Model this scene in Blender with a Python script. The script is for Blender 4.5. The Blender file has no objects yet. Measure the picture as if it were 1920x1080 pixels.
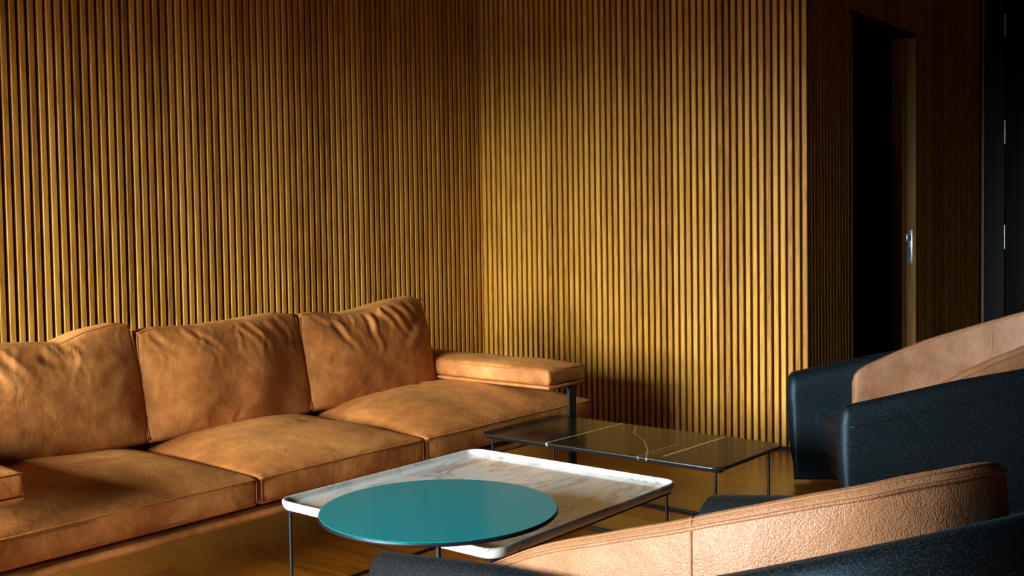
import bpy, bmesh, math, random
import numpy as np
from mathutils import Vector, Matrix
PI = math.pi
random.seed(7)
S = bpy.context.scene
COL = S.collection

# ------------------------------------------------------------------ camera
F_PX, CY_PX = 2023.6, 500.0
pitch, roll, yaw = 0.04115647, 0.01524868, 0.68641352
fwd = Vector((math.cos(yaw) * math.cos(pitch), math.sin(yaw) * math.cos(pitch), -math.sin(pitch)))
r0 = Vector((math.sin(yaw), -math.cos(yaw), 0))
d0 = fwd.cross(r0)
right = math.cos(roll) * r0 + math.sin(roll) * d0
down = -math.sin(roll) * r0 + math.cos(roll) * d0
cam_d = bpy.data.cameras.new('camera')
cam = bpy.data.objects.new('camera', cam_d)
COL.objects.link(cam)
M = Matrix((right, -down, -fwd)).transposed().to_4x4()
M.translation = (0, 0, 1.15)
cam.matrix_world = M
cam_d.sensor_width = 36
cam_d.lens = F_PX / 1920 * 36
cam_d.shift_y = -(540 - CY_PX) / 1920
cam_d.clip_start = 0.02
S.camera = cam

# ------------------------------------------------------------------ world, lights, exposure
w = bpy.data.worlds.new('world')
S.world = w
w.use_nodes = True
wt = w.node_tree
_tc = wt.nodes.new('ShaderNodeTexCoord'); _sx = wt.nodes.new('ShaderNodeSeparateXYZ'); _mr = wt.nodes.new('ShaderNodeMapRange')
wt.links.new(_tc.outputs['Generated'], _sx.inputs[0]); wt.links.new(_sx.outputs[2], _mr.inputs[0])
_mr.inputs['From Min'].default_value = -0.01; _mr.inputs['From Max'].default_value = 0.06      # land below, bright sky above the horizon
_mr.inputs['To Min'].default_value = 1.2; _mr.inputs['To Max'].default_value = 60.0
wt.nodes['Background'].inputs[0].default_value = (0.76, 0.90, 1, 1)
wt.links.new(_mr.outputs[0], wt.nodes['Background'].inputs[1])
S.view_settings.view_transform = 'Standard'
S.view_settings.look = 'None'
S.view_settings.gamma = 1
S.view_settings.use_curve_mapping = False
S.view_settings.exposure = 1.12

WIN_Y0, WIN_Y1, WIN_Z0, WIN_Z1 = 1.45, 4.2, 0.7, 2.3
def area(name, loc, rot, sx, sy, power, color, spread=PI):
    l = bpy.data.lights.new(name, 'AREA')
    l.shape = 'RECTANGLE'; l.size = sx; l.size_y = sy
    l.energy = power; l.color = color; l.spread = spread
    o = bpy.data.objects.new(name, l)
    COL.objects.link(o)
    o.location = loc; o.rotation_euler = rot
    return o
# daylight enters through the window in the wall behind the camera: sampling portal in the opening
portal = area('window_portal', (-3.27, (WIN_Y0 + WIN_Y1) / 2, (WIN_Z0 + WIN_Z1) / 2), (0, -PI / 2, 0), WIN_Z1 - WIN_Z0, WIN_Y1 - WIN_Y0, 1, (1, 1, 1))
portal.data.cycles.is_portal = True

# ------------------------------------------------------------------ helpers
def tag(o, label=None, cat=None, group=None, kind=None):
    if label: o['label'] = label
    if cat: o['category'] = cat
    if group: o['group'] = group
    if kind: o['kind'] = kind
    return o

def empty(name, loc, rz=0):
    o = bpy.data.objects.new(name, None)
    COL.objects.link(o)
    o.location = loc; o.rotation_euler = (0, 0, rz)
    o.empty_display_size = 0.1
    return o

def link(name, me, mats, parent=None, smooth=False):
    o = bpy.data.objects.new(name, me)
    COL.objects.link(o)
    if not isinstance(mats, (list, tuple)): mats = [mats]
    for m in mats: me.materials.append(m)
    if smooth:
        me.polygons.foreach_set('use_smooth', [True] * len(me.polygons))
        for p in me.polygons:
            if len(p.vertices) > 20: p.use_smooth = False
        if smooth != 'all':
            try: me.set_sharp_from_angle(angle=math.radians(40))
            except Exception: pass
    if parent: o.parent = parent
    return o

def from_bm(name, bm, mats, parent=None, smooth=True):
    bmesh.ops.recalc_face_normals(bm, faces=bm.faces)
    me = bpy.data.meshes.new(name); bm.to_mesh(me); bm.free()
    return link(name, me, mats, parent, smooth)

def from_py(name, V, F, mats, parent=None, smooth=True):
    me = bpy.data.meshes.new(name)
    me.from_pydata([tuple(v) for v in V], [], [tuple(f) for f in F])
    me.validate(); me.update()
    bm = bmesh.new(); bm.from_mesh(me)
    bmesh.ops.recalc_face_normals(bm, faces=bm.faces)
    bm.to_mesh(me); bm.free()
    return link(name, me, mats, parent, smooth)

def box(bm, lo, hi, bevel=0, seg=2, mi=0):
    lo = Vector(lo); hi = Vector(hi)
    r = bmesh.ops.create_cube(bm, size=1)
    vs = r['verts']
    for v in vs:
        v.co = Vector(((lo[i] + hi[i]) / 2 + v.co[i] * (hi[i] - lo[i]) for i in range(3)))
    fs = set(f for v in vs for f in v.link_faces)
    for f in fs: f.material_index = mi
    if bevel:
        es = list(set(e for v in vs for e in v.link_edges))
        bmesh.ops.bevel(bm, geom=es, offset=bevel, segments=seg, profile=0.5, affect='EDGES')

def tube(bm, pts, r, n=10, closed=False, caps=True):
    pts = [Vector(p) for p in pts]
    rings = []
    m = len(pts)
    up = Vector((0, 0, 1))
    prev = None
    for i, p in enumerate(pts):
        if closed: t = pts[(i + 1) % m] - pts[i - 1]
        else: t = pts[min(i + 1, m - 1)] - pts[max(i - 1, 0)]
        t.normalize()
        if prev is None:
            a = up if abs(t.dot(up)) < .9 else Vector((1, 0, 0))
            nrm = t.cross(a).normalized()
        else:
            nrm = (prev - t * prev.dot(t)).normalized()
        prev = nrm
        b = t.cross(nrm)
        rr = r(i) if callable(r) else r
        rings.append([bm.verts.new(p + (nrm * math.cos(2 * PI * k / n) + b * math.sin(2 * PI * k / n)) * rr) for k in range(n)])
    for i in range(m if closed else m - 1):
        A = rings[i]; B = rings[(i + 1) % m]
        for k in range(n):
            bm.faces.new((A[k], A[(k + 1) % n], B[(k + 1) % n], B[k]))
    if caps and not closed:
        bm.faces.new(rings[0]); bm.faces.new(rings[-1][::-1])

def cyl(bm, x, y, z0, z1, r, n=16):
    tube(bm, [(x, y, z0), (x, y, z1)], r, n)

def stack(bm, outline_fn, levels, mi=0, cap0=True, cap1=True):
    """levels: list of (inset, z); outline_fn(inset) -> list of (x, y)"""
    rings = []
    for ins, z in levels:
        rings.append([bm.verts.new((x, y, z)) for x, y in outline_fn(ins)])
    for A, B in zip(rings[:-1], rings[1:]):
        n = len(A)
        for k in range(n):
            f = bm.faces.new((A[k], A[(k + 1) % n], B[(k + 1) % n], B[k])); f.material_index = mi
    if cap0: bm.faces.new(rings[0][::-1]).material_index = mi
    if cap1: bm.faces.new(rings[-1]).material_index = mi
    return rings

def rrect(x0, x1, y0, y1, r, n=8):
    def fn(ins):
        a0, a1, b0, b1 = x0 + ins, x1 - ins, y0 + ins, y1 - ins
        q = max(r - ins, 0.002)
        out = []
        for cx, cy, s in ((a1 - q, b1 - q, 0), (a0 + q, b1 - q, 1), (a0 + q, b0 + q, 2), (a1 - q, b0 + q, 3)):
            for k in range(n + 1):
                t = (s + k / n) * PI / 2
                out.append((cx + q * math.cos(t), cy + q * math.sin(t)))
        return out
    return fn

# ------------------------------------------------------------------ node helper
class NT:
    def __init__(s, name):
        s.m = bpy.data.materials.new(name); s.m.use_nodes = True
        s.t = s.m.node_tree; s.n = s.t.nodes; s.l = s.t.links
        s.b = s.n['Principled BSDF']
    def new(s, typ, **kw):
        nd = s.n.new(typ)
        for k, v in kw.items():
            if k.startswith('i_'):
                nd.inputs[k[2:].replace('_', ' ')].default_value = v
            else: setattr(nd, k, v)
        return nd
    def put(s, a, sock):
        if isinstance(a, bpy.types.NodeSocket): s.l.new(a, sock)
        else: sock.default_value = a
    def math(s, op, a, b=0.0, c=0.0, clamp=False):
        nd = s.n.new('ShaderNodeMath'); nd.operation = op; nd.use_clamp = clamp
        s.put(a, nd.inputs[0]); s.put(b, nd.inputs[1]); s.put(c, nd.inputs[2])
        return nd.outputs[0]
    def coord(s, which='Object'):
        return s.n.new('ShaderNodeTexCoord').outputs[which]
    def mapping(s, vec, scale=(1, 1, 1), loc=(0, 0, 0), rot=(0, 0, 0)):
        nd = s.n.new('ShaderNodeMapping')
        s.l.new(vec, nd.inputs['Vector'])
        s.put(scale, nd.inputs['Scale']); s.put(loc, nd.inputs['Location']); s.put(rot, nd.inputs['Rotation'])
        return nd.outputs[0]
    def noise(s, vec, scale, detail=4, rough=.5, dist=0):
        nd = s.n.new('ShaderNodeTexNoise')
        s.l.new(vec, nd.inputs['Vector'])
        nd.inputs['Scale'].default_value = scale; nd.inputs['Detail'].default_value = detail
        nd.inputs['Roughness'].default_value = rough; nd.inputs['Distortion'].default_value = dist
        return nd.outputs[0]
    def voro(s, vec, scale, feature='F1', out=0):
        nd = s.n.new('ShaderNodeTexVoronoi'); nd.feature = feature
        s.l.new(vec, nd.inputs['Vector']); nd.inputs['Scale'].default_value = scale
        return nd.outputs[out]
    def ramp(s, fac, stops, interp='LINEAR'):
        nd = s.n.new('ShaderNodeValToRGB'); nd.color_ramp.interpolation = interp
        e = nd.color_ramp.elements
        while len(e) < len(stops): e.new(0.5)
        for k, (p, c) in enumerate(stops):
            e[k].position = p
            e[k].color = (*c, 1) if isinstance(c, tuple) else (c, c, c, 1)
        s.l.new(fac, nd.inputs[0])
        return nd.outputs[0]
    def mix(s, fac, a, b, typ='MIX'):
        nd = s.n.new('ShaderNodeMix'); nd.data_type = 'RGBA'; nd.blend_type = typ
        s.put(fac, nd.inputs['Factor'])
        for v, k in ((a, 6), (b, 7)):
            if isinstance(v, tuple) and len(v) == 3: v = (*v, 1)
            s.put(v, nd.inputs[k])
        return nd.outputs[2]
    def bump(s, h, strength=.3, dist=.01, normal=None):
        nd = s.n.new('ShaderNodeBump')
        nd.inputs['Strength'].default_value = strength; nd.inputs['Distance'].default_value = dist
        s.l.new(h, nd.inputs['Height'])
        if normal is not None: s.l.new(normal, nd.inputs['Normal'])
        return nd.outputs[0]
    def set(s, **kw):
        for k, v in kw.items():
            k = {'color': 'Base Color', 'rough': 'Roughness', 'metal': 'Metallic', 'normal': 'Normal', 'spec': 'Specular IOR Level',
                 'spec_tint': 'Specular Tint', 'coat': 'Coat Weight', 'coat_rough': 'Coat Roughness', 'sheen': 'Sheen Weight', 'sheen_rough': 'Sheen Roughness',
                 'sheen_tint': 'Sheen Tint', 'ior': 'IOR'}[k]
            if isinstance(v, tuple) and len(v) == 3: v = (*v, 1)
            s.put(v, s.b.inputs[k])
        return s.m

def plain(name, color, rough=.5, metal=0, spec=.5):
    t = NT(name)
    c = t.coord()
    n = t.noise(c, 40, 3)
    col = t.mix(n, tuple(x * .85 for x in color), tuple(min(1, x * 1.12) for x in color))
    return t.set(color=col, rough=rough, metal=metal, spec=spec)

# ------------------------------------------------------------------ materials
def wood_slat(name, dark, mid, light, sat=1.0):
    t = NT(name)
    a = t.new('ShaderNodeAttribute', attribute_name='tone'); rnd = a.outputs['Fac']
    c = t.coord()
    off = t.new('ShaderNodeCombineXYZ')
    t.l.new(t.math('MULTIPLY', rnd, 37.0), off.inputs[0]); t.l.new(t.math('MULTIPLY', rnd, 91.0), off.inputs[1]); t.l.new(t.math('MULTIPLY', rnd, 53.0), off.inputs[2])
    ad = t.new('ShaderNodeVectorMath', operation='ADD'); t.l.new(c, ad.inputs[0]); t.l.new(off.outputs[0], ad.inputs[1])
    v = ad.outputs[0]
    broad = t.noise(t.mapping(v, (9, 9, .9)), 1.0, 4, .6, .6)
    fig = t.noise(t.mapping(v, (110, 110, 5)), 1.0, 5, .6, 1.2)
    pore = t.noise(t.mapping(v, (700, 700, 14)), 1.0, 2, .5)
    k = t.math('ADD', t.math('MULTIPLY_ADD', rnd, .30, .13), t.math('MULTIPLY', broad, .50))
    k = t.math('ADD', k, t.math('MULTIPLY', t.math('SUBTRACT', fig, .5), 1.15))
    col = t.ramp(k, [(.18, dark), (.5, mid), (.86, light)])
    # knots and short dark figure
    kn = t.voro(t.mapping(v, (22, 22, 1.6)), 1.0)
    kf = t.ramp(kn, [(.04, 1.0), (.16, 0.0)])
    col = t.mix(t.math('MULTIPLY', kf, .55), col, tuple(x * .35 for x in dark))
    pf = t.ramp(pore, [(.3, 1.0), (.48, 0.0)])
    col = t.mix(t.math('MULTIPLY', pf, .28), col, dark)
    nrm = t.bump(t.math('ADD', t.math('MULTIPLY', pore, .5), fig), .25, .0012)
    return t.set(color=col, rough=.5, normal=nrm, spec=.22)

M_SLAT = wood_slat('oak_slats', (.20, .066, .005), (.48, .20, .016), (.72, .35, .050))
M_BACK = plain('slat_backing', (.020, .009, .003), .9, 0, .1)
M_JAMB = wood_slat('oak_jamb', (.20, .088, .016), (.36, .18, .04), (.50, .28, .085))
M_DARKW = (lambda t: (lambda c: t.set(
    color=t.ramp(t.noise(t.mapping(c, (60, 60, 2.5)), 1, 5, .6, 1), [(.3, (.003, .0025, .0028)), (.7, (.007, .006, .0065))]),
    rough=.5, spec=.1))(t.coord()))(NT('stained_dark_wood'))
M_CEIL = plain('ceiling_paint', (.035, .033, .032), .9, 0, .1)
M_ROOM = plain('dark_wall_paint', (.05, .038, .03), .8, 0, .2)
M_BLACK = plain('black_steel', (.006, .0065, .008), .4, 0, .35)
M_RUB = plain('black_rubber', (.008, .008, .008), .8, 0, .2)
M_STEEL = plain('brushed_steel', (.62, .68, .72), .33, .75)
M_STEELD = plain('steel_recess', (.10, .13, .15), .5, .6)

def mk_floor():
    t = NT('oak_floor')
    c = t.coord()
    sw = t.mapping(c, (1, 1, 1), (0, 0, 0), (0, 0, PI / 2))
    br = t.new('ShaderNodeTexBrick', offset=.37, offset_frequency=2)
    t.l.new(t.mapping(sw, (1, 1, 1), (.31, .105, 0)), br.inputs['Vector'])
    br.inputs['Scale'].default_value = 1
    br.inputs['Brick Width'].default_value = 2.1; br.inputs['Row Height'].default_value = .24
    br.inputs['Mortar Size'].default_value = .0018; br.inputs['Mortar Smooth'].default_value = .2
    br.inputs['Color1'].default_value = (0, 0, 0, 1); br.inputs['Color2'].default_value = (1, 1, 1, 1); br.inputs['Mortar'].default_value = (.5, .5, .5, 1)
    grain = t.noise(t.mapping(c, (26, 2.0, 1)), 1, 6, .62, 1.6)
    fine = t.noise(t.mapping(c, (240, 9, 1)), 1, 3, .5)
    k = t.math('ADD', t.math('MULTIPLY_ADD', grain, .85, -.13), t.math('MULTIPLY', br.outputs['Color'], .26))
    k = t.math('ADD', k, t.math('MULTIPLY', fine, .16))
    col = t.ramp(k, [(.25, (.10, .022, .001)), (.5, (.27, .078, .003)), (.74, (.42, .150, .008))])
    kn = t.voro(t.mapping(c, (5.5, 2.1, 1)), 1.0)
    col = t.mix(t.math('MULTIPLY', t.ramp(kn, [(.03, 1.0), (.11, 0.0)]), .8), col, (.05, .018, .004))
    col = t.mix(br.outputs['Fac'], col, (.06, .022, .004))
    nrm = t.bump(t.math('SUBTRACT', t.math('MULTIPLY', grain, .2), br.outputs['Fac']), .12, .002)
    return t.set(color=col, rough=.3, normal=nrm, spec=.5, coat=.45, coat_rough=.25)
M_FLOOR = mk_floor()

def mk_leather(name, dark, mid, light, grain_scale, grain_str, rough, patch=3.2, sheen=.15, spec=.35):
    t = NT(name)
    oi = t.new('ShaderNodeObjectInfo')
    c = t.coord()
    off = t.new('ShaderNodeCombineXYZ'); t.l.new(t.math('MULTIPLY', oi.outputs['Random'], 13.0), off.inputs[0]); t.l.new(t.math('MULTIPLY', oi.outputs['Random'], 7.0), off.inputs[2])
    ad = t.new('ShaderNodeVectorMath', operation='ADD'); t.l.new(c, ad.inputs[0]); t.l.new(off.outputs[0], ad.inputs[1]); v = ad.outputs[0]
    p1 = t.noise(v, patch, 5, .62, .5)
    p2 = t.noise(v, patch * 5.5, 4, .6, .3)
    k = t.math('ADD', t.math('MULTIPLY', p1, .68), t.math('MULTIPLY', p2, .32))
    col = t.ramp(k, [(.33, dark), (.5, mid), (.66, light)])
    wob = t.noise(v, grain_scale * .12, 3)
    dv = t.new('ShaderNodeVectorMath', operation='MULTIPLY_ADD')
    wv = t.new('ShaderNodeCombineXYZ'); t.l.new(wob, wv.inputs[0]); t.l.new(wob, wv.inputs[1])
    t.l.new(wv.outputs[0], dv.inputs[0]); dv.inputs[1].default_value = (.012, .012, .012); t.l.new(v, dv.inputs[2])
    vo = t.voro(dv.outputs[0], grain_scale, 'F1')
    vo2 = t.voro(dv.outputs[0], grain_scale * .45, 'DISTANCE_TO_EDGE')
    peb = t.math('SUBTRACT', 1.0, vo)
    peb = t.math('ADD', peb, t.math('MULTIPLY', t.math('MINIMUM', vo2, .12), 1.2))
    n1 = t.bump(t.noise(v, 9, 4, .6, .4), .28, .02)
    nrm = t.bump(peb, grain_str, .0016, n1)
    col = t.mix(t.math('MULTIPLY', t.ramp(vo, [(.45, 0.0), (.85, 1.0)]), grain_str * .5), col, tuple(x * .5 for x in dark))
    return t.set(color=col, rough=rough, normal=nrm, sheen=sheen, sheen_rough=.5, sheen_tint=tuple(min(1, x * 1.6) for x in light), spec=spec)

M_NUBUCK = mk_leather('tan_nubuck', (.22, .060, .010), (.47, .150, .030), (.70, .275, .068), 420, .22, .56)
M_SEAM = plain('leather_thread', (.20, .075, .022), .7, 0, .2)
M_TAN = mk_leather('pebbled_tan_leather', (.185, .072, .026), (.275, .119, .050), (.355, .172, .082), 340, .55, .46, 2.4, .1, .36)
M_TANSEAM = plain('tan_leather_seam', (.30, .125, .05), .6, 0, .3)

def mk_fabric():
    t = NT('charcoal_fabric')
    c = t.coord()
    w1 = t.noise(t.mapping(c, (900, 900, 240)), 1, 2)
    w2 = t.noise(t.mapping(c, (260, 260, 900)), 1, 2)
    k = t.math('MULTIPLY', t.math('ADD', w1, w2), .5)
    col = t.ramp(k, [(.40, (.0006, .001, .0012)), (.52, (.0024, .0034, .004)), (.64, (.024, .028, .030))])
    nrm = t.bump(k, .6, .0014)
    return t.set(color=col, rough=.45, normal=nrm, sheen=.02, sheen_rough=.3, sheen_tint=(.35, .7, .9), spec=.32, spec_tint=(.55, .85, 1.0))
M_FABRIC = mk_fabric()

def mk_marble():
    t = NT('white_marble')
    c = t.coord()
    st = t.mapping(c, (1.0, 3.2, 2.0), (0, 0, 0), (0, 0, .55))
    d = t.noise(st, 2.6, 6, .62, 1.5)
    vein = t.math('ABSOLUTE', t.math('SUBTRACT', d, .5))
    vf = t.ramp(vein, [(.0, .9), (.02, .32), (.07, 0.0)])
    patch = t.noise(st, 1.7, 3)
    vf = t.math('MULTIPLY', vf, t.ramp(patch, [(.38, .12), (.60, 1.0)]))
    cl = t.noise(st, 3.0, 5, .6)
    base = t.mix(cl, (.70, .645, .52), (.86, .82, .72))
    col = t.mix(vf, base, (.25, .23, .21))
    return t.set(color=col, rough=.13, spec=.5, coat=.3, coat_rough=.1)
M_MARBLE = mk_marble()

def mk_blackmarble(name, rough, ior):
    t = NT(name)
    c = t.coord()
    sx = t.new('ShaderNodeSeparateXYZ'); t.l.new(c, sx.inputs[0])
    X, Y = sx.outputs[0], sx.outputs[1]
    wob = t.math('MULTIPLY', t.math('SUBTRACT', t.noise(c, 22, 3), .5), .010)
    Yw = t.math('ADD', Y, wob)
    masks = []
    def seg(p, q, width, strength, x0=None, x1=None):
        # line y = m x + b between x of p and x of q
        m = (q[1] - p[1]) / (q[0] - p[0]); b = p[1] - m * p[0]
        d = t.math('ABSOLUTE', t.math('SUBTRACT', Yw, t.math('MULTIPLY_ADD', X, m, b)))
        k = t.math('SUBTRACT', 1.0, t.math('DIVIDE', d, width), clamp=True)
        lo = x0 if x0 is not None else min(p[0], q[0]); hi = x1 if x1 is not None else max(p[0], q[0])
        k = t.math('MULTIPLY', k, t.math('GREATER_THAN', X, lo)); k = t.math('MULTIPLY', k, t.math('LESS_THAN', X, hi))
        masks.append(t.math('MULTIPLY', k, strength))
    # coordinates in the table's own frame (origin at its centre on the floor)
    def L(x, y): return (x * .988 - BT_C[0], y * .988 - BT_C[1])
    seg(L(3.257, 2.502), L(3.742, 2.485), .0052, 1.6, -.3, .3)
    seg(L(3.30, 2.017), L(3.74, 2.005), .0060, 1.7)
    seg(L(3.714, 2.398), L(3.60, 2.335), .004, .6)
    seg(L(3.60, 2.335), L(3.503, 2.228), .004, .7)
    seg(L(3.503, 2.228), L(3.36, 2.120), .004, .7)
    seg(L(3.36, 2.120), L(3.20, 2.030), .004, .8)
    seg(L(3.20, 2.092), L(3.52, 2.085), .004, .5)
    seg(L(3.25, 2.075), L(3.45, 2.055), .003, .3)
    seg(L(3.3, 2.70), L(3.69, 2.685), .003, .12)
    tot = masks[0]
    for k in masks[1:]: tot = t.math('MAXIMUM', tot, k)
    tot = t.math('MINIMUM', tot, 1.0)
    cloud = t.noise(c, 14, 5, .6)
    base = t.mix(cloud, (.006, .0055, .005), (.018, .014, .010))
    sp = t.ramp(t.voro(c, 42), [(.02, 1.0), (.05, 0.0)])
    base = t.mix(t.math('MULTIPLY', sp, .4), base, (.25, .2, .14))
    col = t.mix(tot, base, (.62, .43, .20))
    return t.set(color=col, rough=rough, spec=.5, ior=ior)
BT = dict(x0=3.206, x1=3.705, y0=1.737, y1=2.815, z=.315)
BT_C = ((BT['x0'] + BT['x1']) / 2, (BT['y0'] + BT['y1']) / 2)
M_BMARB = mk_blackmarble('black_marble_with_gold_veins', .16, 1.12)
M_BEDGE = mk_blackmarble('black_marble_polished_edge', .3, 1.75)
M_TEAL = (lambda t: (lambda c: t.set(color=t.mix(t.noise(c, 3, 2), (.0, .220, .228), (.0, .248, .258)), rough=.1, spec=.5, ior=1.25))(t.coord()))(NT('teal_lacquer'))

# ------------------------------------------------------------------ room shell
XR, YL = 4.961, 4.288        # faces of right wall / left wall
YD = 2.211                   # face of the wall with the open doorway
XE = 7.79                    # dark wall at the end
XB, YS, ZC = -3.2, -4.2, 3.1
DX0, DX1, DZ = 5.53, 6.51, 2.225
PITCH, SLW, SLD = .038, .0246, .022

def slats(V, F, MI, TN, p0, axis, n, z0, z1, out, first=0.0):
    """slats standing proud of a wall; p0 start point, axis unit (x,y), out unit normal to the room"""
    ax = Vector((*axis, 0)); ot = Vector((*out, 0))
    ch = .0024
    for i in range(n):
        a = Vector((*p0, 0)) + ax * (first + i * PITCH)
        tone = random.random()
        prof = [(0, 0), (0, SLD - ch), (ch, SLD), (SLW - ch, SLD), (SLW, SLD - ch), (SLW, 0)]
        b = len(V)
        for z in (z0, z1):
            for u, d in prof:
                q = a + ax * u + ot * (d - SLD)
                V.append((q.x, q.y, z))
        k = len(prof)
        for j in range(k - 1):
            F.append((b + j, b + j + 1, b + k + j + 1, b + k + j)); MI.append(0)
        F.append(tuple(b + j for j in range(k))[::-1]); MI.append(0)
        F.append(tuple(b + k + j for j in range(k))); MI.append(0)
        TN += [tone] * (2 * k)

def slab(V, F, MI, TN, lo, hi, mi=1):
    b = len(V)
    for z in (lo[2], hi[2]):
        for x, y in ((lo[0], lo[1]), (hi[0], lo[1]), (hi[0], hi[1]), (lo[0], hi[1])):
            V.append((x, y, z)); TN.append(.5)
    for f in ((3, 2, 1, 0), (4, 5, 6, 7), (0, 1, 5, 4), (1, 2, 6, 5), (2, 3, 7, 6), (3, 0, 4, 7)):
        F.append(tuple(b + k for k in f)); MI.append(mi)

def wall_obj(name, data, mats):
    V, F, MI, TN = data
    me = bpy.data.meshes.new(name)
    me.from_pydata(V, [], F)
    me.polygons.foreach_set('material_index', MI)
    at = me.attributes.new('tone', 'FLOAT', 'POINT'); at.data.foreach_set('value', TN)
    me.update()
    bm = bmesh.new(); bm.from_mesh(me); bmesh.ops.recalc_face_normals(bm, faces=bm.faces); bm.to_mesh(me); bm.free()
    o = link(name, me, mats)
    return tag(o, kind='structure')

SZ0 = .018
d = ([], [], [], [])
nL = int((XR - XB) / PITCH) + 1
ph = (2.0585 - XB) % PITCH       # the photo's slat phase
slats(*d, (XB, YL), (1, 0), nL, SZ0, ZC, (0, -1), ph)
slab(*d, (XB - .1, YL + SLD, 0), (XR + .12, YL + .14, ZC))
wall_obj('wall_left', d, [M_SLAT, M_BACK])

d = ([], [], [], [])
nR = int((YL - YD) / PITCH) + 1
for_first = (YL - YD) - nR * PITCH
slats(*d, (XR, YD), (0, 1), nR, SZ0, ZC, (-1, 0), 0.0)
slab(*d, (XR + SLD, YD + SLD, 0), (XR + .12, YL + SLD, ZC))
wall_obj('wall_right', d, [M_SLAT, M_BACK])

d = ([], [], [], [])
n1 = int((DX0 - XR - .012) / PITCH)
slats(*d, (XR + .014, YD), (1, 0), n1, SZ0, ZC, (0, -1), 0.0)
n2 = int((XE - DX1) / PITCH)
slats(*d, (DX1 + .012, YD), (1, 0), n2, SZ0, ZC, (0, -1), 0.0)
x = XR + .014 + n1 * PITCH
nh = int((DX1 - x) / PITCH) + 1
slats(*d, (x, YD), (1, 0), nh, DZ, ZC, (0, -1), 0.0)
slab(*d, (XR + .12, YD + SLD, 0), (DX0, YD + .12, ZC))
slab(*d, (DX1, YD + SLD, 0), (XE + .1, YD + .12, ZC))
slab(*d, (DX0, YD + SLD, DZ), (DX1, YD + .12, ZC))
wall_obj('wall_hall', d, [M_SLAT, M_BACK])

# passage behind the doorway
bm = bmesh.new()
box(bm, (XR + .13, YD + 1.5, 0), (DX1 + 1.2, YD + 1.6, ZC))
box(bm, (DX1 + .62, YD + .1, 0), (DX1 + .70, YD + 1.5, ZC))
tag(from_bm('wall_passage', bm, M_ROOM, smooth=False), kind='structure')

# dark end wall with door leaf
bm = bmesh.new()
box(bm, (XE, YS, 0), (XE + .1, .95, ZC))
box(bm, (XE, 2.058, 0), (XE + .1, YD + .1, ZC))
box(bm, (XE, .95, 2.6), (XE + .1, 2.058, ZC))
box(bm, (XE + .06, .95, 0), (XE + .1, 2.058, 2.6))  # unseen panel behind the leaf, added to block sky light through the door gap
tag(from_bm('wall_end', bm, M_DARKW, smooth=False), kind='structure')
bm = bmesh.new()
box(bm, (XE - .012, 2.186, 0), (XE, 2.2, ZC))
tag(from_bm('trim_1', bm, M_JAMB, smooth=False), kind='structure')
bm = bmesh.new()
box(bm, (XE + .002, .955, .006), (XE + .045, 2.050, 2.595), .0015)
door2 = tag(from_bm('door_2', bm, M_DARKW), kind='structure')
for zc in (.32, 1.0, 1.707, 2.424):
    bm = bmesh.new()
    cyl(bm, XE - .004, 2.054, zc - .08, zc + .08, .0055, 12)
    for k in (-.08, -.04, 0, .04): cyl(bm, XE - .004, 2.054, zc + k - .0005, zc + k + .0015, .0062, 12)
    from_bm('hinge', bm, M_STEEL, door2)

# door frame of the open doorway
t_ = [[], [], [], []]
slab(*t_, (DX1 - .012, YD, 0), (DX1 + .01, YD + .058, DZ), 0)           # strike side jamb, outer band
slab(*t_, (DX1 - .040, YD + .058, 0), (DX1 + .01, YD + .135, DZ), 0)          # stop, stepped inward
slab(*t_, (DX0 - .01, YD, 0), (DX0 + .004, YD + .058, DZ), 0)
slab(*t_, (DX0 - .01, YD + .058, 0), (DX0 + .03, YD + .135, DZ), 0)
slab(*t_, (DX0 - .01, YD + .001, DZ - .02), (DX1 + .01, YD + .135, DZ), 1)
V, F, MI, TN = t_
me = bpy.data.meshes.new('door_1')
me.from_pydata(V, [], F); me.polygons.foreach_set('material_index', MI)
TN = [random.random() * .5 + .3 if i % 8 == 0 else 0 for i in range(len(V))]
TN = [TN[i - i % 8] for i in range(len(V))]
at = me.attributes.new('tone', 'FLOAT', 'POINT'); at.data.foreach_set('value', TN)
door1 = tag(link('door_1', me, [M_JAMB, M_DARKW]), kind='structure')
bm = bmesh.new()
px = DX1 - .012
box(bm, (px - .0025, 2.2315, .868), (px, 2.2605, 1.068), .0008)
box(bm, (px - .0030, 2.2600, .995), (px - .001, 2.285, 1.043), .0008)
strike = from_bm('strike_plate', bm, M_STEEL, door1)
bm = bmesh.new()
box(bm, (px - .0035, 2.2385, 1.002), (px - .0024, 2.2525, 1.036))
box(bm, (px - .0032, 2.2420, .900), (px - .0024, 2.2505, .962))
for zc in (1.055, .982, .884): tube(bm, [(px - .0034, 2.246, zc), (px - .002, 2.246, zc)], .0032, 12)
from_bm('strike_slot', bm, M_STEELD, strike, False)

# floor, ceiling, unseen walls with the window
bm = bmesh.new(); box(bm, (XB - .2, YS - .2, -.12), (XE + .2, YL + .2, 0))
tag(from_bm('floor', bm, M_FLOOR, smooth=False), kind='structure')
bm = bmesh.new(); box(bm, (XB - .2, YS - .2, ZC), (XE + .2, YL + .2, ZC + .12))
tag(from_bm('ceiling', bm, M_CEIL, smooth=False), kind='structure')
bm = bmesh.new()
box(bm, (XB - .15, YS, 0), (XB, WIN_Y0, ZC)); box(bm, (XB - .15, WIN_Y1, 0), (XB, YL, ZC))
box(bm, (XB - .15, WIN_Y0, 0), (XB, WIN_Y1, WIN_Z0)); box(bm, (XB - .15, WIN_Y0, WIN_Z1), (XB, WIN_Y1, ZC))
tag(from_bm('wall_window', bm, M_ROOM, smooth=False), kind='structure')
bm = bmesh.new(); box(bm, (XB - .15, YS - .12, 0), (XE + .1, YS, ZC))
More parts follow.
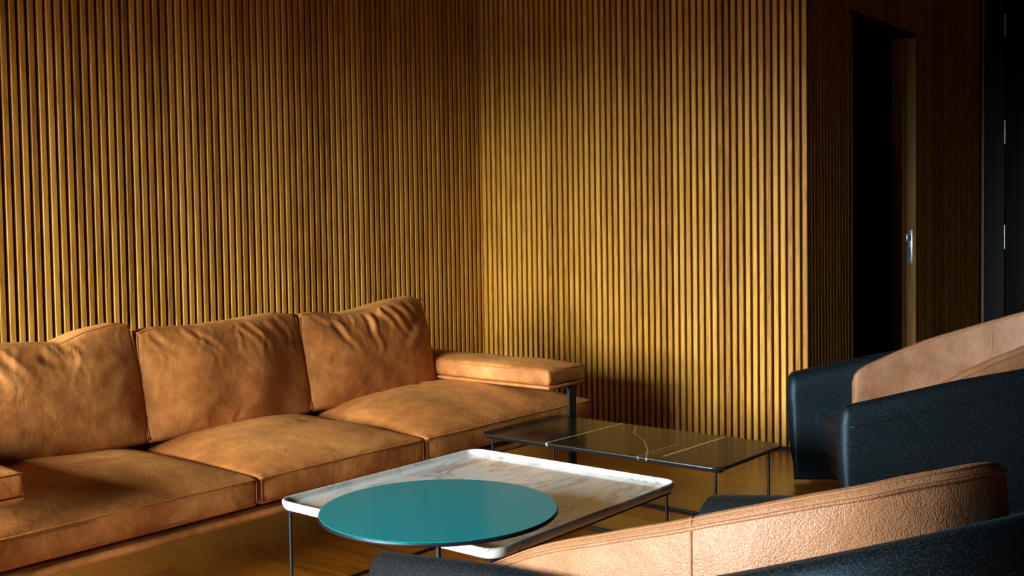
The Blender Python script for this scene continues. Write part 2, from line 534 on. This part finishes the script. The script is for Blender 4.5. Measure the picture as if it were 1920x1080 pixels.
tag(from_bm('wall_back', bm, M_ROOM, smooth=False), kind='structure')
bm = bmesh.new()
nw = 4
for k in range(nw + 1):
    y = WIN_Y0 + (WIN_Y1 - WIN_Y0) * k / nw
    box(bm, (XB - .09, y - .02, WIN_Z0), (XB - .05, y + .02, WIN_Z1))
box(bm, (XB - .09, WIN_Y0, WIN_Z0), (XB - .05, WIN_Y1, WIN_Z0 + .04)); box(bm, (XB - .09, WIN_Y0, WIN_Z1 - .04), (XB - .05, WIN_Y1, WIN_Z1))
tag(from_bm('window_1', bm, M_BLACK, smooth=False), kind='structure')
# dark shadow-gap skirting under the slats
bm = bmesh.new()
box(bm, (XB, YL + .006, 0), (XR, YL + SLD, SZ0)); tag(from_bm('baseboard_left', bm, M_RUB, smooth=False), kind='structure')
bm = bmesh.new()
box(bm, (XR + .006, YD + .006, 0), (XR + SLD, YL, SZ0)); tag(from_bm('baseboard_right', bm, M_RUB, smooth=False), kind='structure')

# ------------------------------------------------------------------ cushions
def cushion_mesh(name, w, dpt, h, r, cell, disp, mats, parent):
    """rounded box, base centred on origin (x: width, y: depth, z: height); disp(P, Nrm, a, b, c) -> new P (numpy arrays)"""
    nx, ny, nz = [max(4, int(q / cell)) for q in (w, dpt, h)]
    idx = {}; P = []; F = []
    def warp(t):  # denser near borders
        return 1.12 * t - .12 * t ** 3 if abs(t) < 1 else t
    def vid(i, j, k):
        key = (i, j, k)
        if key not in idx:
            idx[key] = len(P)
            P.append((warp(2 * i / nx - 1), warp(2 * j / ny - 1), warp(2 * k / nz - 1)))
        return idx[key]
    for i in range(nx):
        for j in range(ny):
            for k, fl in ((0, 1), (nz, 0)):
                q = [vid(i, j, k), vid(i + 1, j, k), vid(i + 1, j + 1, k), vid(i, j + 1, k)]; F.append(q[::-1] if fl else q)
    for i in range(nx):
        for k in range(nz):
            for j, fl in ((0, 0), (ny, 1)):
                q = [vid(i, j, k), vid(i + 1, j, k), vid(i + 1, j, k + 1), vid(i, j, k + 1)]; F.append(q[::-1] if fl else q)
    for j in range(ny):
        for k in range(nz):
            for i, fl in ((0, 1), (nx, 0)):
                q = [vid(i, j, k), vid(i, j + 1, k), vid(i, j + 1, k + 1), vid(i, j, k + 1)]; F.append(q[::-1] if fl else q)
    U = np.clip(np.array(P), -1, 1)
    H = np.array([w / 2, dpt / 2, h / 2])
    Q = U * H
    C_ = np.clip(Q, -(H - r), H - r)
    D = Q - C_
    ln = np.linalg.norm(D, axis=1); ln[ln < 1e-9] = 1
    N = D / ln[:, None]
    Q = C_ + N * r
    Q[:, 2] += h / 2
    Q = disp(Q, N, U)
    return from_py(name, Q, F, mats, parent, 'all')

def crease(x, z, p0, p1, wd, depth, fade=True):
    """signed height of a fold running p0 -> p1 : ridge beside groove"""
    p0 = np.array(p0); p1 = np.array(p1); dv = p1 - p0; L2 = (dv ** 2).sum(); L = math.sqrt(L2)
    t = ((x - p0[0]) * dv[0] + (z - p0[1]) * dv[1]) / L2
    s = ((x - p0[0]) * -dv[1] + (z - p0[1]) * dv[0]) / L
    env = np.clip(1 - np.abs(t - .5) * 2, 0, 1) ** .6 if not fade else np.clip(1 - t, 0, 1) ** .8 * (1 / (1 + np.exp(-(t + .04) * 60)))
    return depth * env * (-np.exp(-(s / wd) ** 2) + .75 * np.exp(-((s - 1.9 * wd) / (1.1 * wd)) ** 2))

def gather(x, z, H, seed, amp):
    """small irregular pleats that start at the top seam and die out downwards"""
    rs = np.random.RandomState(seed); o = 0
    xs = np.sort(rs.uniform(-.33, .34, 13))
    for q in xs:
        L = rs.uniform(.04, .13); sl = rs.uniform(-.1, .8); wd = rs.uniform(.005, .011); am = amp * rs.uniform(.3, 1.0)
        dz = H - z
        s_ = x - (q + sl * dz + .02 * np.sin(dz * 40 + q * 50))
        env = np.exp(-(dz / L) ** 2) * np.clip(dz / .012, 0, 1)
        o = o + am * env * (np.exp(-((s_ - wd * 1.4) / (wd * 1.3)) ** 2) - np.exp(-(s_ / wd) ** 2))
    return o

def wob(x, y, seed, amp, freq):
    rs = np.random.RandomState(seed); o = 0
    for k in range(7):
        a = rs.rand() * 2 * PI; f_ = freq * (.5 + rs.rand() * 1.3); ph_ = rs.rand() * 6.28
        o = o + np.sin((x * np.cos(a) + y * np.sin(a)) * f_ + ph_)
    return o * amp / 3

sofa = empty('sofa', (2.375, 3.2, 0))
tag(sofa, 'long tan nubuck leather three seat sofa with black steel legs along the slatted wall', 'sofa')
SX, SY = 2.375, 3.2
KS = 1.051
ZSH = 1.15 * (KS - 1) / KS
def LP(x, y, z=0): return (x - SX, y - SY, z)

# seat cushions --------------------------------------------------------------
def seam_tube(name, pts, r, parent, mat):
    bm = bmesh.new(); tube(bm, pts, r, 6); return from_bm(name, bm, mat, parent, 'all')

def seat(x0, x1, yf, yb, z0, zs, crown, seed, folds):
    wv, dv, h = x1 - x0, yb - yf, zs - z0
    cx, cy = (x0 + x1) / 2, (yf + yb) / 2
    def top(x, y):   # height above seam level
        a = 2 * x / wv; b = 2 * y / dv
        k = np.clip(1 - np.abs(a) ** 3.2, 0, 1) ** .75 * np.clip(1 - np.abs(b) ** 2.6, 0, 1) ** .72
        z = crown * k
        z = z + k * wob(x, y, seed, .004, 16)
        for fo in folds: z = z + k * crease(x, y, *fo)
        return z
    def disp(Q, N, U):
        zt = np.clip(Q[:, 2] / h, 0, 1)
        Q[:, 2] += top(Q[:, 0], Q[:, 1]) * zt ** 2
        m = np.clip(-U[:, 1] - .97, 0, 1) / .03
        fr = (np.abs(U[:, 1]) > .985)
        bul = np.sin(PI * zt) * .006 + wob(Q[:, 0], Q[:, 2] * 1.5, seed + 3, .0022, 22)
        edge = np.clip(1 - np.abs(U[:, 0]) ** 8, 0, 1)
        Q[:, 1] += np.where(fr, np.sign(U[:, 1]) * bul * edge, 0)
        return Q
    c = cushion_mesh('seat_cushion', wv - .006, dv, h, .012, .012, disp, M_NUBUCK, sofa)
    c.location = LP(cx, cy, z0)
    # piped seams: top front, front corners, lower front
    hw = wv / 2 - .006
    yf_ = -dv / 2 - .0005
    def seamline(z, dy): return [(-hw + 2 * hw * k / 60, yf_ + dy, z) for k in range(61)]
    seam_tube('piping', seamline(h - .004, -.0012), .0028, c, M_NUBUCK)
    seam_tube('stitching', seamline(h - .013, -.0012), .0011, c, M_SEAM)
    seam_tube('stitching', seamline(.012, .0), .0011, c, M_SEAM)
    for sgn in (-1, 1):
        seam_tube('stitching', [(sgn * (hw - .004), yf_ - .0005 + 0 * k, .01 + (h - .02) * k / 8) for k in range(9)], .0016, c, M_SEAM)
    return c
YF = 2.688
seat(.94, 2.04, YF, 3.60, .292, .380, .062, 11, [((.20, -.05), (.38, -.14), .016, .006), ((-.1, .12), (.22, .02), .03, .005), ((.05, .2), (.3, .15), .018, .005)])
seat(2.04, 2.772, YF, 3.60, .292, .380, .062, 22, [((-.2, .1), (.1, .0), .035, .004), ((.15, -.05), (.3, -.2), .03, .004)])
seat(2.772, 3.809, YF, 3.60, .292, .380, .086, 33, [((.02, .10), (.20, -.02), .014, .009), ((.10, .14), (.30, .0), .014, .008), ((-.08, .05), (.06, -.06), .016, .006), ((.2, .16), (.36, .06), .015, .006), ((-.2, .1), (0, .12), .02, .004)])

# back cushions ---------------------------------------------------------------
def back(xc, wv, yfront, zb, H, T, tilt, seed, folds, topfn, rz=0):
    def disp(Q, N, U):
        x, y, z = Q[:, 0].copy(), Q[:, 1].copy(), Q[:, 2].copy()
        a = 2 * x / wv; zt = np.clip(z / H, 0, 1); cz = 2 * zt - 1
        k = np.clip(1 - np.abs(a) ** 2.6, 0, 1) ** .8 * np.clip(1 - np.abs(cz) ** 2.4, 0, 1) ** .8
        k2 = np.clip(1 - np.abs(a) ** 6, 0, 1) * np.clip(1 - np.abs(cz) ** 7, 0, 1)
        front = np.clip(-U[:, 1], 0, 1)
        f = -(.052 * k) * front
        g = k2 * wob(x, z, seed, .005, 17)
        for fo in folds:
            g = g + .52 * k2 * crease(x + .006 * np.sin(z * 60 + seed), z + .005 * np.sin(x * 45), *fo)
        g = g + k2 * gather(x, z, H, seed, .0055) + k2 * wob(x, z, seed + 9, .0009, 40)
        f = f - g * front ** 3
        f = f + .04 * k * np.clip(U[:, 1], 0, 1)
        Q[:, 1] = y + f
        Q[:, 2] = z + topfn(a) * zt ** 2 + .014 * np.clip(1 - np.abs(a) ** 2.5, 0, 1) * np.clip(U[:, 2], 0, 1) ** 6 * np.clip(1 - np.abs(U[:, 1]) ** 2, 0, 1)
        Q[:, 0] = x * (1 + .025 * np.clip(1 - cz ** 2, 0, 1) - .02 * zt)
        return Q
    c = cushion_mesh('back_cushion', wv, T, H, .016, .0085, disp, M_NUBUCK, sofa)
    c.location = LP(xc, yfront + T / 2, zb)
    c.rotation_euler = (-tilt, 0, rz)
    hw = wv / 2 - .004
    def P(a, zt, off=.001):
        z = H * zt
        return (a * hw * (1 + .025 * (1 - (2 * zt - 1) ** 2) - .02 * zt), -T / 2 - off, z + topfn(np.array([a]))[0] * zt ** 2)
    n = 40
    seam_tube('piping', [P(-1 + 2 * k / n, .985) for k in range(n + 1)], .0026, c, M_NUBUCK)
    for sg in (-1, 1):
        seam_tube('piping', [P(sg * .995, .03 + .93 * k / 20) for k in range(21)], .0024, c, M_NUBUCK)
    return c
def topf(*pts):
    xs = [p[0] for p in pts]; ys = [p[1] for p in pts]
    return lambda a: np.interp(a, xs, ys)
back(1.668, .715, 3.26, .402, .383, .17, .20, 51,
     [((-.30, .35), (-.20, .24), .012, .012), ((-.21, .35), (-.10, .22), .013, .014), ((-.12, .35), (-.05, .25), .012, .012), ((.02, .33), (.20, .26), .016, .016),
      ((-.36, .16), (.0, .21), .010, .006), ((.32, .28), (.2, .2), .02, .007), ((.34, .12), (.12, .10), .02, .006)],
     topf((-1, .02), (-.75, .0), (-.3, .002), (0, -.004), (.25, -.012), (.5, .02), (.8, .04), (1, .03)))
back(2.381, .715, 3.26, .402, .383, .17, .20, 62,
     [((-.30, .36), (-.20, .27), .012, .012), ((-.12, .36), (-.02, .22), .013, .009), ((.05, .36), (.12, .25), .011, .012), ((.10, .36), (.18, .24), .010, .012), ((.18, .36), (.23, .27), .010, .011),
      ((.24, .36), (.28, .28), .009, .010), ((.30, .36), (.31, .28), .009, .008), ((-.33, .2), (-.2, .17), .02, .007), ((.34, .15), (.2, .12), .02, .006), ((-.1, .02), (-.12, .1), .012, .004), ((.0, .02), (.02, .1), .012, .004)],
     topf((-1, .0), (-.8, .012), (-.3, .0), (.2, .006), (.7, .022), (1, .012)))
back(3.094, .715, 3.26, .405, .385, .17, .20, 73,
     [((-.29, .36), (-.16, .30), .012, .014), ((-.20, .33), (-.11, .20), .014, .018), ((-.02, .35), (.00, .18), .013, .020), ((.03, .36), (.14, .24), .013, .014), ((.09, .36), (.20, .22), .013, .016),
      ((.16, .36), (.25, .24), .012, .016), ((.23, .36), (.28, .27), .011, .012), ((.33, .32), (.12, .21), .020, .018), ((.34, .22), (.2, .16), .014, .008), ((-.33, .18), (-.16, .12), .014, .009), ((-.24, .2), (-.1, .2), .02, .006),
      ((.34, .12), (.22, .1), .014, .006)],
     topf((-1, .004), (-.8, .006), (-.4, -.014), (0, -.004), (.5, .024), (.8, .036), (1, .020)))

# arm pads --------------------------------------------------------------------
def arm(x0, x1):
    wv, dv = x1 - x0, 3.62 - 2.650
    def disp(Q, N, U):
        zt = np.clip(Q[:, 2] / .062, 0, 1)
        a, b = U[:, 0], U[:, 1]
        k = np.clip(1 - np.abs(a) ** 3, 0, 1) ** .7 * np.clip(1 - np.abs(b) ** 5, 0, 1) ** .7
        Q[:, 2] += zt ** 2 * (.020 * k + k * wob(Q[:, 0], Q[:, 1], 5, .003, 18))
        sd = np.sin(PI * zt) * .004
        Q[:, 0] += np.sign(a) * (np.abs(a) > .98) * sd
        Q[:, 1] += np.sign(b) * (np.abs(b) > .985) * sd
        return Q
    c = cushion_mesh('armrest', wv, dv, .062, .008, .010, disp, M_NUBUCK, sofa)
    c.location = LP((x0 + x1) / 2, 2.650 + dv / 2, .483)
    hw, hd = wv / 2, dv / 2
    pts = [(-hw, hd, .058), (-hw, -hd + .004, .058), (-hw + .004, -hd, .058), (hw - .004, -hd, .058), (hw, -hd + .004, .058), (hw, hd, .058)]
    seam_tube('piping', pts, .0024, c, M_NUBUCK)
    for sg in (-1, 1):
        seam_tube('piping', [(sg * (hw - .002), -hd + .0015, .004), (sg * (hw - .002), -hd + .0015, .058)], .0022, c, M_NUBUCK)
    bm = bmesh.new()
    box(bm, (-hw - .002, -hd - .002, -.016), (hw + .002, hd, -.003), .005, 3)
    from_bm('armrest_plate', bm, M_NUBUCK, c)
arm(3.458, 3.712); arm(1.038, 1.292)

# steel legs: flat bar loops that carry armrests
def loop_leg(xc):
    bm = bmesh.new()
    wv, th, yf, yb, zt = .046, .012, 2.652, 3.60, .470
    path = [(yf + th / 2, ZSH)]
    R = .03
    for k in range(7): 
        t = PI - k / 6 * PI / 2; path.append((yf + th / 2 + R + R * math.cos(t), zt - th / 2 - R + R * math.sin(t)))
    for k in range(7):
        t = PI / 2 - k / 6 * PI / 2; path.append((yb - R + R * math.cos(t), zt - th / 2 - R + R * math.sin(t)))
    path.append((yb, ZSH))
    rings = []
    for i, (y, z) in enumerate(path):
        a = path[max(i - 1, 0)]; b = path[min(i + 1, len(path) - 1)]
        ty, tz = b[0] - a[0], b[1] - a[1]; l = math.hypot(ty, tz); ny, nz_ = -tz / l, ty / l
        rings.append([bm.verts.new((xc + sx * wv / 2 - SX, y + ny * s * th / 2 - SY, max(ZSH, z + nz_ * s * th / 2))) for sx, s in ((-1, -1), (1, -1), (1, 1), (-1, 1))])
    for A, B in zip(rings[:-1], rings[1:]):
        for k in range(4): bm.faces.new((A[k], A[(k + 1) % 4], B[(k + 1) % 4], B[k]))
    bm.faces.new(rings[0]); bm.faces.new(rings[-1][::-1])
    bmesh.ops.bevel(bm, geom=[e for e in bm.edges if e.is_manifold and e.calc_face_angle(0) > 1.2], offset=.002, segments=2, affect='EDGES')
    from_bm('leg', bm, M_BLACK, sofa)
loop_leg(3.625); loop_leg(1.125)

# leather wrapped rail, deck and back frame
bm = bmesh.new()
box(bm, LP(.96, YF + .010, .246), LP(3.79, YF + .05, .270), .0105, 4)
box(bm, LP(.96, YF + .05, .256), LP(3.79, 3.50, .272), .004)
box(bm, LP(1.0, YF + .10, .270), LP(3.75, 3.58, .291), .001)
fr = from_bm('frame', bm, M_NUBUCK, sofa)
bm = bmesh.new()
box(bm, LP(1.02, 3.50, .272), LP(3.44, 3.57, .58), .02, 4)
from_bm('backrest_frame', bm, M_NUBUCK, sofa)

sofa.scale = (KS, KS, KS); sofa.location = (SX * KS, SY * KS, 0)
for ch in sofa.children: ch.location.z -= ZSH

# ------------------------------------------------------------------ tables
def rod(bm, p, q, r=.0055): tube(bm, [p, q], r, 12)
# square marble tray table
MX0, MX1, MY0, MY1, MZ = 2.066, 2.992, 1.765, 2.648, .3135
mcx, mcy = (MX0 + MX1) / 2, (MY0 + MY1) / 2
mt = empty('tray_table', (mcx, mcy, 0))
tag(mt, 'low square white marble tray table with raised rim and thin black legs', 'coffee table')
hx, hy = (MX1 - MX0) / 2, (MY1 - MY0) / 2
bm = bmesh.new()
o_ = rrect(-hx, hx, -hy, hy, .055, 10)
lv = [(.030, MZ - .034), (.016, MZ - .0325), (.007, MZ - .027), (.0025, MZ - .019), (.0, MZ - .008), (.0005, MZ - .003), (.003, MZ - .0004), (.006, MZ), (.0085, MZ - .0006), (.0105, MZ - .003), (.0125, MZ - .010), (.0155, MZ - .0145), (.020, MZ - .0165), (.026, MZ - .017)]
stack(bm, o_, lv)
from_bm('tabletop', bm, M_MARBLE, mt, 'all')
zu = MZ - .034
for sx in (-1, 1):
    bm = bmesh.new()
    rod(bm, (sx * (hx - .033), -hy + .033, .006), (sx * (hx - .033), hy - .033, .006)) if False else None
    bm.free()
for sy in (-1, 1):
    for sx in (-1, 1):
        bm = bmesh.new(); rod(bm, (sx * (hx - .033), sy * (hy - .033), .0), (sx * (hx - .033), sy * (hy - .033), zu - .004), .0052)
        from_bm('leg', bm, M_BLACK, mt)
    bm = bmesh.new(); rod(bm, (-hx + .033, sy * (hy - .033), .0055), (hx - .033, sy * (hy - .033), .0055), .0052)
    from_bm('floor_rail', bm, M_BLACK, mt)
    bm = bmesh.new()
    stack(bm, rrect(-hx + .014, hx - .014, sy * (hy - .040) - .022, sy * (hy - .040) + .022, .02, 6), [(.004, zu - .007), (.001, zu - .005), (0, zu)])
    from_bm('support_plate', bm, M_BLACK, mt)

# rectangular black marble table
bt = empty('marble_table', (*BT_C, 0))
tag(bt, 'low rectangular black marble table with gold veins in front of the slatted wall', 'coffee table')
hx, hy, z = (BT['x1'] - BT['x0']) / 2, (BT['y1'] - BT['y0']) / 2, BT['z']
bm = bmesh.new()
stack(bm, rrect(-hx, hx, -hy, hy, .050, 10), [(.014, z - .0165), (.006, z - .014), (.0015, z - .009), (0, z - .005), (.0004, z - .002), (.002, z - .0004), (.004, z)])
bt_top = from_bm('tabletop', bm, [M_BMARB, M_BEDGE], bt, 'all')
for p in bt_top.data.polygons:
    if abs(p.normal.z) < .8: p.material_index = 1
zu = z - .0165
LY = (1.790 - BT_C[1], 2.790 - BT_C[1])
for lx in (-hx + .060, hx - .036):
    for ly in LY:
        bm = bmesh.new(); rod(bm, (lx, ly, 0), (lx, ly, zu - .004)); from_bm('leg', bm, M_BLACK, bt)
    bm = bmesh.new(); rod(bm, (lx, LY[0], .0058), (lx, LY[1], .0058)); from_bm('floor_rail', bm, M_BLACK, bt)
    s = 1 if lx > 0 else -1
    bm = bmesh.new()
    stack(bm, rrect(s * (hx - .036) - .02, s * (hx - .036) + .02, -hy + .012, hy - .03, .018, 6), [(.004, zu - .006), (.001, zu - .004), (0, zu)])
    from_bm('support_plate', bm, M_BLACK, bt)

# round teal table
TC, TR, TZ = (2.049, 1.940), .3145, .4025
tt = empty('round_side_table', (*TC, 0))
tag(tt, 'round teal lacquered side table reaching over the marble tray table', 'side table')
def circ(ins, n=96): return [((TR - ins) * math.cos(2 * PI * k / n), (TR - ins) * math.sin(2 * PI * k / n)) for k in range(n)]
bm = bmesh.new()
stack(bm, circ, [(.0025, TZ - .0015), (.0018, TZ - .0003), (.003, TZ)], 0)
from_bm('tabletop', bm, M_TEAL, tt, 'all')
bm = bmesh.new()
stack(bm, circ, [(.010, TZ - .0125), (.002, TZ - .0115), (0, TZ - .009), (0, TZ - .003), (.0012, TZ - .0014), (.0027, TZ - .0014)], 0)
from_bm('rim', bm, M_BLACK, tt)
lx, ly = 1.868 - TC[0], 1.773 - TC[1]
bm = bmesh.new(); rod(bm, (lx, ly, .0), (lx, ly, TZ - .0125), .0065); from_bm('leg', bm, M_BLACK, tt)
bm = bmesh.new(); L_ = math.hypot(lx, ly); ux, uy = -lx / L_, -ly / L_
tube(bm, [(lx, ly, TZ - .0165), (lx + ux * .45, ly + uy * .45, TZ - .0165)], .004, 8); from_bm('arm', bm, M_BLACK, tt)
bm = bmesh.new()
for s in (-1, 1):
    ca, sa = math.cos(s * .5), math.sin(s * .5); vx, vy = ux * ca - uy * sa, ux * sa + uy * ca
    tube(bm, [(lx, ly, .0065), (lx + vx * .42, ly + vy * .42, .0065)], .0062, 10)
from_bm('foot', bm, M_BLACK, tt)

# ------------------------------------------------------------------ armchairs
CW, CD, CN = .9257, 1.1238, 2.47
def plan(t, off, W=CW, D=CD, n=CN):
    hw = W / 2 - off
    ph_ = abs(t) * PI / 2
    w_ = hw * max(math.sin(ph_), 0) ** (2 / n); x_ = D - (D - off) * max(math.cos(ph_), 0) ** (2 / n)
    return x_, math.copysign(w_, t)
def interp(x_, xs, ys): return float(np.interp(x_, xs, ys))
def smooth_interp(xs, ys):
    # monotone-ish smooth curve through the points
    g = np.linspace(0, 1, 201); v = np.interp(g, xs, ys)
    for _ in range(3): v = np.convolve(np.pad(v, 12, mode='reflect', reflect_type='odd'), np.ones(25) / 25, mode='valid')
    return lambda q: float(np.interp(q, g, v))
rimz = smooth_interp([0, .35, .7, 1], [.4843, .5684, .6213, .7556])
leaz = smooth_interp([0, .33, .67, 1], [.488, .6145, .706, .801])
XI0 = .2227
# even arc-length samples of t
def tsamples(n, off, tmax=1.0):
    tt_ = np.linspace(-tmax, tmax, 1201); pp = np.array([plan(a, off) for a in tt_])
    s_ = np.concatenate([[0], np.cumsum(np.hypot(*np.diff(pp, axis=0).T))])
    return np.interp(np.linspace(0, s_[-1], n), s_, tt_)

def make_armchair():
    root = empty('armchair', (0, 0, 0))
    # --- fabric shell
    TH = .086
    def section(zr):
        # (fraction across thickness 0 outer..1 inner, z, taper)
        return [(.34, .010), (.24, .016), (.13, .06), (.06, .12), (.02, .21), (0, .32), (0, zr - .085), (.012, zr - .055), (.05, zr - .028), (.14, zr - .010), (.28, zr - .001), (.42, zr + .001),
                (.60, zr - .005), (.78, zr - .018), (.92, zr - .040), (.985, zr - .065), (1, zr - .10), (1, .34), (1, .03)]
    V, F = [], []
    ts = tsamples(97, .04)
    rings = []
    for a in ts:
        x_, _ = plan(a, .035); zr = rimz(min(max(1 - x_ / CD, 0), 1))
        ring = []
        for fr_, z_ in section(zr):
            px_, py_ = plan(a, fr_ * TH); ring.append((px_, py_, z_))
        rings.append(ring)
    # bullnose fronts
    def nose(sign):
        out = []
        zr = rimz(0)
        for k in range(1, 9):
            al = k / 8 * PI / 2 * .97
            ring = []
            for fr_, z_ in section(zr - .040 * (1 - math.cos(al))):
                f2 = .5 + (fr_ - .5) * math.cos(al)
                x_, y_ = plan(sign * 1.0, f2 * TH)
                low = min(1, max(0, (.30 - z_) / .24))
                top = min(1, max(0, (z_ - (zr - .06)) / .06))
                ring.append((x_ + .036 * math.sin(al) * (1 - .35 * top) - .035 * low ** 1.6 * math.sin(al), y_, z_))
            out.append(ring)
        return out
    rings = nose(-1)[::-1] + rings + nose(1)
    for r_ in rings:
        V += r_
    k = len(rings[0])
    for i in range(len(rings) - 1):
        for j in range(k - 1):
            F.append((i * k + j, i * k + j + 1, (i + 1) * k + j + 1, (i + 1) * k + j))
    F.append(tuple(range(k))); F.append(tuple((len(rings) - 1) * k + j for j in range(k))[::-1])
    from_py('shell', V, F, M_FABRIC, root, 'all')
    # piping on the shell's outer shoulder
    pts = []
    for a in tsamples(120, .0):
        x_, y_ = plan(a, -.0005); zr = rimz(min(max(1 - x_ / CD, 0), 1)); pts.append((x_, y_, zr - .075))
    seam_tube('piping', pts, .0032, root, M_FABRIC)
    # --- seat
    def seat_outline(ins):
        out = []
        off = .105 + ins
        for a in np.linspace(-1, 1, 81):
            x_, y_ = plan(a, off); out.append((min(x_, CD - .14 - ins), y_))
        out2 = [(CD - .075 - ins + .018 * (1 - (q / 10 - 1) ** 2), (CW / 2 - off) * (1 - q / 10)) for q in range(0, 21)]
        return [(x_, y_) for x_, y_ in out] + out2
    bm = bmesh.new()
    stack(bm, seat_outline, [(.02, .205), (.004, .213), (0, .23), (0, .300), (.004, .317), (.014, .329), (.035, .337), (.09, .343), (.2, .345)])
    from_bm('seat_cushion', bm, M_FABRIC, root, 'all')
    bm = bmesh.new()
    stack(bm, seat_outline, [(.09, .075), (.05, .085), (.03, .12), (.015, .17), (.02, .203)])
    from_bm('seat_base', bm, M_FABRIC, root, 'all')
    # --- low plinth
    def pl(ins): return [(CD * .5 + (.33 - ins) * math.cos(q * PI / 24), (.31 - ins) * math.sin(q * PI / 24)) for q in range(48)]
    bm = bmesh.new(); stack(bm, pl, [(.0, 0.0), (0, .03), (.01, .034), (.06, .036), (.06, .08)])
    from_bm('plinth', bm, M_RUB, root)
    # --- leather lining
    o0, o1 = .075, .110
    om = .0888
    ts = [a for a in tsamples(260, om) if 1 - plan(a, om)[0] / CD > XI0 * (1 - om / CD) - .0]
    prm = []
    for a in ts:
        xi = (1 - plan(a, om)[0] / CD) / (1 - om / CD); s_ = min(max((xi - XI0) / (1 - XI0), 0), 1); prm.append((a, s_))
    # arclength from the front end for rounding the top corner
    pp = [Vector(plan(a, om)) for a in ts]
    cum = [0]
    for i in range(1, len(pp)): cum.append(cum[-1] + (pp[i] - pp[i - 1]).length)
    Ltot = cum[-1]
    V, F = [], []
    rings = []
    R = .045
    ns = 0
    for i, (a, s_) in enumerate(prm):
        zt = leaz(s_)
        e = min(cum[i], Ltot - cum[i])
        if e < R: zt -= R - math.sqrt(max(R * R - (R - e) ** 2, 0))
        thk = 1.0 if e > .02 else math.sqrt(max(1 - (1 - e / .02) ** 2, 0)) * .9 + .1
        mid = (o0 + o1) / 2
        ring = []
        zs = [.30, .36, .42, .48, .54, .60, .66, .72, .78, .84]
        zb = .30
        fr = np.linspace(0, 1, 11)[:-1]
        for q in fr:
            z_ = zb + (zt - .014 - zb) * q
            bul = .004 * math.sin(PI * q)
            ring.append((o0 - bul, z_))
        for q in range(0, 7):
            al = PI * q / 6
            ring.append((mid - (mid - o0) * math.cos(al), zt - .012 + .012 * math.sin(al)))
        for q in fr[::-1]:
            z_ = zb + (zt - .014 - zb) * q
            bul = .010 * math.sin(PI * q)
            ring.append((o1 + bul, z_))
        rr = []
        for o_ff, z_ in ring:
            o_ff = mid + (o_ff - mid) * thk + .006 * max(0, (z_ - (zt - .11)) / .11) ** 2 * min(1, s_ * 2)
            x_, y_ = plan(a, o_ff)
            wv = .0016 * math.sin(cum[i] * 21) * math.sin(z_ * 17 + 1) + .0012 * math.sin(cum[i] * 47 + 2 + z_ * 9)
            x_, y_ = plan(a, o_ff + wv)
            rr.append((x_, y_, z_))
        rings.append(rr)
    k = len(rings[0])
    for r_ in rings: V += r_
    for i in range(len(rings) - 1):
        for j in range(k - 1):
            F.append((i * k + j, i * k + j + 1, (i + 1) * k + j + 1, (i + 1) * k + j))
        F.append((i * k + k - 1, i * k, (i + 1) * k, (i + 1) * k + k - 1))
    F.append(tuple(range(k))); F.append(tuple((len(rings) - 1) * k + j for j in range(k))[::-1])
    lea = from_py('leather_lining', V, F, M_TAN, root, 'all')
    # welts along the top (outer and inner edge) and vertical seams
    for jj, nm in ((10, 'welt'), (16, 'welt')):
        pts = [Vector(r_[jj]) for r_ in rings[6:-6]]
        seam_tube(nm, pts, .0030, lea, M_TAN)
        seam_tube('stitching', [p + Vector((0, 0, .0042)) for p in pts] if jj == 10 else [p + Vector((0, 0, .0042)) for p in pts], .0011, lea, M_TANSEAM)
    seam_tube('stitching', [Vector(r_[12]) + Vector((0, 0, .0006)) for r_ in rings[6:-6]], .0012, lea, M_TANSEAM)
    for frac in SEAMS:
        i = int(frac * (len(rings) - 1))
        seam_tube('stitching', [Vector(q) for q in rings[i][:11]], .0028, lea, M_TANSEAM)
        seam_tube('stitching', [Vector(q) for q in rings[i][10:]], .0018, lea, M_TANSEAM)
    return root
SEAMS = (.30, .70)

def copy_tree(o, parent=None):
    c = o.copy(); COL.objects.link(c); c.parent = parent
    for ch in list(o.children): copy_tree(ch, c)
    return c
chairA = make_armchair()
kids = list(chairA.children)
chairB = copy_tree(chairA)
chairA.location = (4.7104, .8567, 0); chairA.rotation_euler = (0, 0, 2.2156)
chairB.location = (1.4847, .3815, 0); chairB.rotation_euler = (0, 0, 1.1868)
tag(chairA, 'charcoal fabric tub armchair with smooth tan leather lining, farther one beside the open doorway', 'armchair', 'tub armchairs facing the sofa')
tag(chairB, 'charcoal fabric tub armchair with pebbled tan leather back, cropped in the near foreground', 'armchair', 'tub armchairs facing the sofa')
